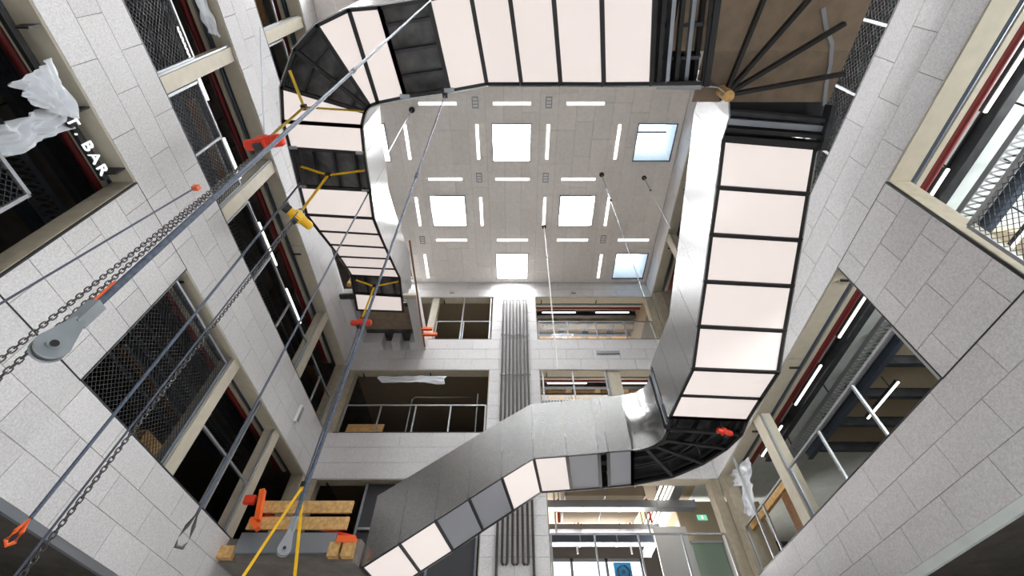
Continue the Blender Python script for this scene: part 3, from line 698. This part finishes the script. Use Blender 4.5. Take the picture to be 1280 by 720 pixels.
# lowest row of the back wall: ducts and trays
def duct(name, lab, m, p, q, wd, ht, cat='duct', hx=None):
    p = Vector(p); q = Vector(q); t = thing(name, lab, cat, None, p); e = q - p
    MB().bar((0, 0, 0), e, wd, ht).build('body', m, t)
    n = max(2, int(e.length / 1.1))
    hang(t, [Vector((x_ - p.x, 0, 0)) for x_ in hx] if hx else [e * .15, e * .85], 7.52 - p.z)
    for k in range(n + 1): c = e * (k / n); d = e.normalized() * .02; MB().bar(c - d, c + d, wd + .03, ht + .03).build('flange', 'alu', t)
duct('air_duct', 'pale galvanised air duct crossing the room above the blue fan', 'alu', (.95, 14.1, 6.55), (5.6, 14.1, 6.55), .32, .22, hx=(1.4, 4.575))
duct('air_duct', 'second galvanised air duct deeper in the room above the blue fan', 'alu', (.95, 15.7, 6.55), (4.8, 15.7, 6.55), .3, .16, hx=(1.4, 4.575))
duct('dark_duct', 'dark blue insulated duct beneath the galvanised ducts', 'blue_steel', (.95, 15.9, 6.25), (4.6, 15.9, 6.25), .35, .25)
duct('bulkhead', 'tan plasterboard bulkhead above the galvanised ducts', 'room_tan', (1.6, 14.9, 7.05), (4.1, 14.9, 7.05), 1.9, .5, 'bulkhead')
duct('slanting_duct', 'pale duct running away from the window beside the white partition', 'alu', (5.0, 13.2, 6.79), (5.0, 18.5, 6.79), .3, .18)
for k, x in enumerate((4.5, 4.65, 4.78)):
    t = thing('strip_lamp', 'white strip lamp pointing away from the window above the white partition', 'lamp', 'strip lamps beside the slanting duct', (x, 13.3, 6.82))
    MB().bar((0, 0, 0), (0, 3.4, 0), .05, .04).build('tube', 'lamp_room', t); MB().bar((0, 0, .04), (0, 3.4, .04), .07, .04).build('housing', 'dark_steel', t); hang(t, [(0, .3, .05), (0, 3.0, .05)], .71)
for k, (x, y) in enumerate(((1.3, 14.6), (4.2, 14.6), (2.1, 16.2), (3.9, 16.2))):
    t = thing('pipe_drop', 'short drop pipe with red coupling hanging among the ducts', 'pipe', 'drop pipes among the ducts', (x, y, 6.3))
    MB().tube([(0, 0, -.35), (0, 0, 1.22)], .03, 8).build('pipe', 'white', t); MB().tube([(.12, 0, -.05), (.12, 0, .7)], .035, 8).build('coupling', 'red', t)
slabpiece('white_partition', 'white', 'white partition wall deep in the room beside the green door', 'partition', 4.5, 5.55, 15.2, 15.3, 3.95, 6.4)
slabpiece('brown_partition', 'room_tan', 'brown partition wall behind the green glass door', 'partition', 5.55, 8.5, 15.6, 15.7, 3.95, 7.4)
t = thing('glass_door', 'green tinted glass door in the brown partition', 'door', None, (6.2, 15.5, 3.95))
MB().box(-.5, .5, -.02, .02, .05, 2.05).build('leaf', 'glass_green', t)
for b in ((-.56, -.5, 0, 2.1), (.5, .56, 0, 2.1)): MB().box(b[0], b[1], -.05, .05, b[2], b[3]).build('frame_post', 'alu', t)
MB().box(-.56, .56, -.05, .05, 2.05, 2.12).build('frame_head', 'alu', t)
t = thing('exit_sign', 'small green exit sign on the brown partition', 'sign', None, (6.35, 15.6, 6.85)); MB().box(-.16, .16, -.04, .0, -.08, .08).build('plate', 'sign_green', t); MB().box(-.03, .03, -.05, -.03, -.06, .06).build('pictogram', 'letter', t)
p = at(779, 716, 1, 12.75); t = thing('blue_fan', 'square blue fan unit hung at the guard rail of the lowest row', 'fan', None, p)
ho = MB().box(-.22, .22, -.05, .1, -.22, .22).build('housing', 'blue_fan', t)
MB().tube([(.15 * math.cos(a), -.06, .15 * math.sin(a)) for a in [2 * math.pi * k / 20 for k in range(20)]], .025, 6, closed=True).build('ring', 'blue_steel', ho)
for k in range(5):
    a = 2 * math.pi * k / 5; MB().bar((0, -.06, 0), (.13 * math.cos(a), -.06, .13 * math.sin(a)), .07, .01, (0, 1, 0)).build('blade', 'blue_fan', t)
MB().tube([(0, -.08, 0), (0, -.03, 0)], .05, 12).build('hub', 'blue_steel', t)
mat('sky_pane', (.8, .85, .9), .5, emit=((.85, .93, 1.0), .6))
wn = bpy.data.objects.new('window_30', None); COL.objects.link(wn); struct(wn, 'bright facade window deep in the room behind the blue fan')
for k in range(3): MB().box(.9 + k * 1.35, 2.15 + k * 1.35, ROOMY - .05, ROOMY - .03, 5.0, 6.75).build('pane', 'sky_pane', wn)
for k in range(4): MB().box(.8 + k * 1.35, .9 + k * 1.35, ROOMY - .1, ROOMY - .02, 4.9, 6.85).build('frame_bar', 'blue_steel', wn)
MB().box(.8, 4.95, ROOMY - .1, ROOMY - .02, 6.75, 6.85).build('frame_bar', 'blue_steel', wn)
# shop window below the stair in the back wall
t = thing('framed_window', 'dark framed window under the grey blank panels of the staircase', 'window', None, (-2.6, YB + .2, 3.95))
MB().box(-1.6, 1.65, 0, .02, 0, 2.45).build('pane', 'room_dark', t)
for x in (-1.6, -.55, .4, 1.62): MB().box(x - .03, x + .03, -.05, .04, 0, 2.45).build('frame_bar', 'steel', t)
MB().box(-1.6, 1.65, -.05, .04, 1.2, 1.26).build('frame_bar', 'alu', t)

# ------------------------------------------------------------------ bar sign and plastic wraps
t = thing('bar_sign', 'white letters of the bar sign beside torn plastic wrap', 'sign', None, (XL - .22, 1.98, 6.13))
R_ = Matrix(((0, 0, 1), (1, 0, 0), (0, 1, 0))).to_4x4()
for ch, dy in (('T', .05), ('.', .25), ('B', .40), ('A', .56), ('R', .75)):
    fc = bpy.data.curves.new('letter', 'FONT'); fc.body = ch; fc.size = .235; fc.extrude = .012
    tmp = bpy.data.objects.new('tmp', fc); COL.objects.link(tmp); dg = bpy.context.evaluated_depsgraph_get()
    me = bpy.data.meshes.new_from_object(tmp.evaluated_get(dg)); bpy.data.objects.remove(tmp)
    me.materials.clear(); me.materials.append(M['letter']); lo = bpy.data.objects.new('letter', me); COL.objects.link(lo); lo.parent = t
    lo.matrix_local = Matrix.Translation((.06, dy, 0)) @ R_
ra = MB().box(-.03, .03, -1.2, .98, .04, .14).build('rail', 'black', t)
for dy in (-1.0, 0.0, .9): MB().box(-.03, .2, dy - .012, dy + .012, .1, .3).build('bracket', 'black', ra)
from mathutils import noise as mn
def film(name, lab, quad, amp, seed, nu=26, nv=20, m='film'):
    a, b_, c, d = [Vector(q) for q in quad]; nrm = (b_ - a).cross(d - a).normalized(); o0 = (a + b_ + c + d) / 4
    vs, fs = [], []
    for j in range(nv + 1):
        for i in range(nu + 1):
            s, t_ = i / nu, j / nv
            p = a.lerp(b_, s).lerp(d.lerp(c, s), t_)
            q = Vector((s * 4 + seed, t_ * 3, seed * .7)); f = abs(mn.noise(q * .8)) + .45 * abs(mn.noise(q * 1.7 + Vector((3, 1, 0)))) + .12 * mn.noise(q * 3)
            p = p + nrm * amp * (f - .3) + (b_ - a) * .07 * mn.noise(Vector((t_ * 4, seed, 1))) + (d - a) * .07 * mn.noise(Vector((s * 5, 2, seed)))
            vs.append(p - o0)
    for j in range(nv):
        for i in range(nu): k = j * (nu + 1) + i; fs.append((k, k + 1, k + nu + 2, k + nu + 1))
    mb = MB(); mb.v = [tuple(v_) for v_ in vs]; mb.f = fs; mb.smooth = True
    o = mb.build(name, m); o.location = o0; su = o.modifiers.new('smooth', 'SUBSURF'); su.levels = su.render_levels = 1; sm = o.modifiers.new('thickness', 'SOLIDIFY'); sm.thickness = .004
    return tag(o, lab, 'plastic sheet')
film('plastic_wrap', 'crumpled clear plastic wrap hanging over the start of the bar sign', [at(20, 105, 0, -5.93), at(62, 72, 0, -5.87), at(100, 150, 0, -5.87), at(40, 130, 0, -5.93)], .26, 1.3)
film('plastic_wrap', 'large loose plastic sheet hanging below the bar sign', [at(-10, 160, 0, -6.2), at(85, 128, 0, -6.1), at(92, 160, 0, -6.1), at(-10, 203, 0, -6.25)], .3, 4.1)
film('plastic_wrap', 'white plastic wrap hanging from the head of the middle row, bar sign wall', [at(238, -12, 0, -6.05), at(252, -12, 0, -6.05), at(277, 46, 0, -6.0), at(262, 42, 0, -6.05)], .12, 7.7)
film('rolled_plastic', 'rolled white plastic along the head of the pipe loop wall window', [at(472, 470, 1, 12.4), at(558, 470, 1, 12.4), at(556, 479, 1, 12.35), at(476, 477, 1, 12.35)], .12, 2.2, 30, 8)
low = lambda q: Vector((q.x, q.y, min(q.z, 6.37)))
film('plastic_wrap', 'torn plastic hanging in the window opposite the bar sign by the brown boards', [low(at(911, 584, 0, 5.99)), low(at(937, 570, 0, 5.99)), at(941, 606, 0, 6.02), at(918, 608, 0, 5.99)], .13, 5.5)
film('plastic_strip', 'narrow hanging strip of torn plastic by the brown boards', [at(926, 605, 0, 6.0), at(940, 605, 0, 6.0), at(943, 648, 0, 5.99), at(930, 641, 0, 5.99)], .1, 6.5)

# ------------------------------------------------------------------ hanging ropes, chains and hoists
def rope_line(p, q, r, n=8): return MB().tube([Vector((0, 0, 0)), Vector(q) - Vector(p)], r, n)
def plumb(ut, vt, zt, ub, vb, rad=None):
    p = at(ut, vt, 2, zt); r = rad or math.hypot(p.x, p.y)
    return p, at_r(ub, vb, r)
def face_cam(p):                              # horizontal axes: toward the camera and sideways
    f = Vector((-p.x, -p.y, 0)).normalized(); return f, Vector((-f.y, f.x, 0))
# thick rope with the large grey sheave block
bot = at_r(98, 402, 1.42); top = Vector((bot.x, bot.y, ZC))
t = thing('hoist_rope', 'thick blue grey rope hanging down to the large grey sheave block', 'rope', None, bot)
rope_line(bot, top, .0105, 12).build('rope', 'rope', t)
f_, s_ = face_cam(bot); q = Vector(f_) * .0 - s_ * .010
MB().tube([q * 1.0, q + Vector((0, 0, .16))], .006, 6).build('red_cord', 'orange', t)
MB().box(-.04, .04, -.04, .04, top.z - bot.z - .03, top.z - bot.z).build('ceiling_anchor', 'black', t)
MB().tube([(0, 0, 2.6), (0, 0, 2.65)], .016, 10).build('ferrule', 'rope_thin', t)
def sheave(name, lab, top_p, h, rad, thick, m, hole=.3):
    f, s = face_cam(top_p); t = thing(name, lab, 'pulley', None, top_p)
    # teardrop cheek in the plane spanned by s and z, facing the camera
    cz = -h + rad; out = []
    N = 28
    a0 = math.radians(24)
    pts = [(.34 * rad, .0), (.42 * rad, -.06 * h)]
    pts += [(rad * math.cos(a0 - (a0 * 2 + math.pi) * k / N), cz + rad * math.sin(a0 - (a0 * 2 + math.pi) * k / N)) for k in range(N + 1)]
    pts += [(-.42 * rad, -.06 * h), (-.34 * rad, .0)]
    for sgn, th, nm in ((1, .3, 'cheek'), (-1, .3, 'cheek')):
        off = f * (sgn * thick * .35)
        MB().prism([s * x + UP * z + off - f * thick * .12 for x, z in pts], f * thick * .24).build(nm, m, t)
    for rr_, nm, mm, dd in ((.93 * rad, 'wheel', 'dark_steel', .34), (.42 * rad, 'boss', m, .60), (.25 * rad, 'axle', 'black', .66)):
        MB().tube([UP * cz - f * thick * dd, UP * cz + f * thick * dd], rr_, 24).build(nm, mm, t)
    MB().box(-.016, .016, -.016, .016, -.01, .07).build('socket', m, t)
    return t
mat('cast_grey', (.30, .33, .35), .45, metal=.35, noise=(9, .15))
h_ = (bot - at_r(45, 447, 1.42)).length
sheave('sheave_block', 'large grey teardrop sheave block hanging on the thick rope beside two chains', bot, h_ * .98, .036, .038, 'cast_grey')
# second rope with the small sheave block near the lower landing
top = Vector((-1.39, 2.66, 9.42)); bot = at_r(364, 662, 3.0)
t = thing('hoist_rope', 'dark blue rope from the stair bracket down to the small sheave block', 'rope', None, bot)
rope_line(bot, top, .013, 10).build('rope', 'rope', t)
e = (top - bot); MB().tube([e * .55, e * .565], .022, 10).build('ferrule', 'rope_thin', t); MB().box(e.x - .05, e.x + .05, e.y - .05, e.y + .05, e.z - .05, e.z + .03).build('shackle', 'black', t)
sheave('sheave_block', 'small silver sheave block hanging in front of the steel channel', bot, .14, .036, .035, 'alu')
# thin rope with thimble loop
top, bot = plumb(461, 240, 9.43, 224, 684)
t = thing('thin_rope', 'thin dark rope from the open stair bay ending in a thimble loop', 'rope', None, bot)
f_, s_ = face_cam(bot)
pts = [UP * .34 - s_ * .0, UP * .2 + s_ * .03, UP * .07 + s_ * .052, s_ * .03, -s_ * .03, UP * .07 - s_ * .052, UP * .2 - s_ * .03]
MB().tube(pts, .02, 8, closed=True).build('thimble', 'chain', t)
rope_line(bot + UP * .3, top, .016, 6).build('rope', 'rope_thin', t).location = (0, 0, .3)
MB().box(top.x - bot.x - .03, top.x - bot.x + .03, top.y - bot.y - .03, top.y - bot.y + .03, top.z - bot.z - .05, top.z - bot.z + .015).build('shackle', 'black', t)
top = at(515, 137, 2, ZC); t = thing('hanging_rod', 'thin pale suspension rod from a ceiling anchor down into the stair landing', 'rod', None, top)
rope_line(top, (top.x, top.y, 9.91), .014, 6).build('rod', 'alu', t); MB().tube([(0, 0, -.06), (0, 0, .01)], .1, 12).build('anchor_plate', 'black', t)
# wire with orange sling
top, bot = plumb(376, 228, 9.42, 8, 682); top = Vector((top.x, top.y, 9.42))
t = thing('wire_rope', 'dark wire rope ending in an orange sling loop', 'rope', None, bot)
f_, s_ = face_cam(bot); j = at_r(38, 648, math.hypot(bot.x, bot.y)) - bot
MB().tube([j, j * .5 + s_ * .025, s_ * .035 + j * .15, Vector(), -s_ * .035 + j * .15, j * .5 - s_ * .025], .02, 8, closed=True).build('sling', 'orange', t)
MB().tube([j, top - bot], .02, 8).build('rope', 'rope', t)
# chains
def chain_mesh(p, q, m='chain', pitch=.062, r=.0085, wd=.024):
    key = 'chain_link'
    if key not in _unit:
        mb = MB(); N = 10; hl = .034
        pts = []
        for k in range(N):
            a = 2 * math.pi * k / N; pts.append(Vector((wd * math.cos(a), 0, math.sin(a) * wd + (hl if math.sin(a) > .01 else -hl if math.sin(a) < -.01 else 0) * .6)))
        mb.tube(pts, r, 5, closed=True); me = bpy.data.meshes.new(key); me.from_pydata(mb.v, [], mb.f); me.polygons.foreach_set('use_smooth', [True] * len(me.polygons)); me.materials.append(M[m]); _unit[key] = me
    return _unit[key]
def chain(lab, p, q, scale=.8):
    p = Vector(p); q = Vector(q); L = (q - p).length; pitch = .066 * scale; n = int(L / pitch)
    t = thing('hoist_chain', lab, 'chain', None, p); me = chain_mesh(p, q)
    d = (q - p).normalized(); rot = d.to_track_quat('Z', 'Y')
    from mathutils import Quaternion
    f = math.atan2(-p.x, p.y)
    for k in range(n + 1):
        o = bpy.data.objects.new('link', me); COL.objects.link(o); o.parent = t; o.location = d * pitch * k; o.scale = (scale,) * 3
        o.rotation_mode = 'QUATERNION'; o.rotation_quaternion = rot @ Quaternion((0, 0, 1), f + (math.pi / 4 if k % 2 else -math.pi / 4) + .35)
def hoist(name, lab, p, m, yaw=0.0, k=1.0):
    t = thing(name, lab, 'hoist', None, p); t.rotation_euler = (0, 0, yaw); t.scale = (k, k, k)
    bm = bmesh.new(); bmesh.ops.create_cube(bm, size=1); bmesh.ops.scale(bm, vec=(.22, .2, .26), verts=bm.verts); bmesh.ops.bevel(bm, geom=bm.edges[:], offset=.03, segments=3, affect='EDGES')
    me = bpy.data.meshes.new('gear_case'); bm.to_mesh(me); bm.free(); me.materials.append(M[m]); o = bpy.data.objects.new('gear_case', me); COL.objects.link(o); o.parent = t
    mo = MB().tube([(.08, 0, .02), (.3, 0, .02), (.34, 0, .02), (.36, 0, .02)], [.095, .095, .08, .04], 16).build('motor', m, t)
    MB().tube([(-.08, 0, 0), (-.26, 0, 0), (-.3, 0, 0)], [.09, .09, .05], 16).build('brake_housing', m, t)
    for x in (.13, .18, .23, .28): MB().tube([(x, 0, .02), (x + .012, 0, .02)], .103, 16).build('cooling_fin', m, mo)
    MB().tube([(0, 0, .12), (0, 0, .2)], .03, 8).build('neck', 'dark_steel', t)
    MB().tube([(.055 * math.cos(a), 0, .25 + .055 * math.sin(a)) for a in [2 * math.pi * q / 12 for q in range(12)]], .016, 6, closed=True).build('hook', 'dark_steel', t)
    MB().box(-.06, .06, -.06, .06, -.2, -.12).build('chain_guide', 'dark_steel', t)
def strap(lab, apex, ends, low, m='yellow', r=.022):
    t = thing('lifting_strap', lab, 'strap', None, apex)
    for e in ends: MB().bar((0, 0, 0), Vector(e) - apex, .055, .012, (0, 1, .3)).build('leg', m, t)
    if low is not None: MB().bar((0, 0, 0), Vector(low) - apex, .06, .014, (0, 1, 0)).build('tail', m, t)
    MB().box(-.05, .05, -.05, .05, -.05, .05).build('knot', 'black', t)
# red hoist under the curved corner
ap = at(380, 134, 2, 9.25); hp = Vector((ap.x, ap.y, 7.35))
strap('olive yellow strap slung under the curved corner to the red hoist', ap, [at(362, 88, 2, 9.435), at(455, 139, 2, 9.435)], hp + UP * .28, 'yellow_dull')
hoist('chain_hoist', 'red chain hoist hanging above two long chains', hp, 'red', -.15, 1.05)
chain('upper strand of the twin chains under the red hoist', hp + Vector((-.05, .1, -.25)), at_r(-14, 461, math.hypot(hp.x, hp.y)))
chain('lower strand of the twin chains under the red hoist, next to the thick rope', hp + Vector((.05, .03, -.25)), at_r(-6, 477, math.hypot(hp.x, hp.y)))
# yellow hoist
ap = at(410, 219, 2, 9.3); hp = Vector((ap.x, ap.y, 7.48))
strap('yellow strap slung across the open stair bay above the yellow hoist', ap, [at(376, 208, 2, 9.46), at(456, 213, 2, 9.46)], hp + UP * .26)
hoist('chain_hoist', 'yellow chain hoist hanging below the open stair bay', hp, 'yellow', .9, .88)
MB().tube([(-.32, 0, 0), (-.2, 0, 0)], .1, 12).build('end_cap', 'black', [o for o in COL.objects if o.get('label', '').startswith('yellow chain hoist')][0])
bt = at_r(27, 720, math.hypot(hp.x, hp.y)); chain('single long chain hanging from the yellow hoist', hp - UP * .2, bt - UP * .2)
o = rope_line(hp, bt, .011, 6).build('guide_line', 'rope_thin'); o.location = hp + Vector((.1, -.16, -.1)); tag(o, 'thin line hanging beside the single chain of the yellow hoist', 'line')
# second red hoist by the upper landing
ap = at(468, 358, 2, 11.35); hp = Vector((ap.x, ap.y, 9.62))
strap('yellow strap slung across the open bay beside the upper landing', ap, [at(445, 350, 2, 11.46), at(498, 352, 2, 11.46)], hp + UP * .26)
hoist('chain_hoist', 'red chain hoist hanging from the upper landing strap', hp, 'red', .0, .95)
lo_ = at_r(382, 600, math.hypot(hp.x, hp.y))
o = rope_line(hp, lo_, .02, 6).build('hoist_cable', 'rope_thin'); o.location = hp - UP * .1; tag(o, 'dark cable from the red hoist down to the long yellow sling', 'cable')
strap('long yellow sling spread above the steel channel of the lower landing', lo_ - UP * .1, [at(303, 722, 1, 8.6), at(368, 724, 1, 8.6)], None, 'yellow', .03)
# small red chain block under the open lower corner
p = at(905, 540, 2, 5.35); hoist('chain_block', 'small red chain block in the open lower corner of the staircase', p, 'red', .4, .6)
# ceiling rods
for (u, v_, u2, v2, lab, mm, r) in ((680, 283, 697, 462, 'white plumb rod hanging beside the pipe loops', 'white', .02), (752, 218, 806, 372, 'pale thin wire hanging from a ceiling anchor towards the glazed guard rail', 'alu', .012), (805, 222, 838, 286, 'pale thin wire hanging from a ceiling anchor behind the rising stair flight', 'alu', .014)):
    top, bt = plumb(u, v_, ZC, u2, v2); t = thing('hanging_rod', lab, 'rod', None, top)
    rope_line(top, bt, r, 6).build('rod', mm, t); MB().tube([(0, 0, -.05), (0, 0, .01)], .09, 10).build('anchor_plate', 'black', t)
    MB().tube([(bt - top) * .28, (bt - top) * .29], .04, 8).build('joint', 'dark_steel', t)
# guy wire and side wire
a = at_r(247, 233, 5.3); c = at_r(-12, 387, 5.3)
t = thing('guy_wire', 'thin black guy wire sloping across the bar sign wall with an orange tag', 'wire', None, a)
rope_line(a, c, .012, 6).build('wire', 'rope_thin', t); MB().box(-.04, .04, -.03, .03, -.08, 0).build('tag', 'orange', t)
a = at(325, 34, 0, XL + .05); hp = at(380, 134, 2, 9.25); c = Vector((hp.x - .1, hp.y, 7.65))
o = rope_line(a, c, .012, 6).build('side_wire', 'steel'); o.location = a; tag(o, 'thin grey wire from the top window sill down to the red hoist', 'wire')
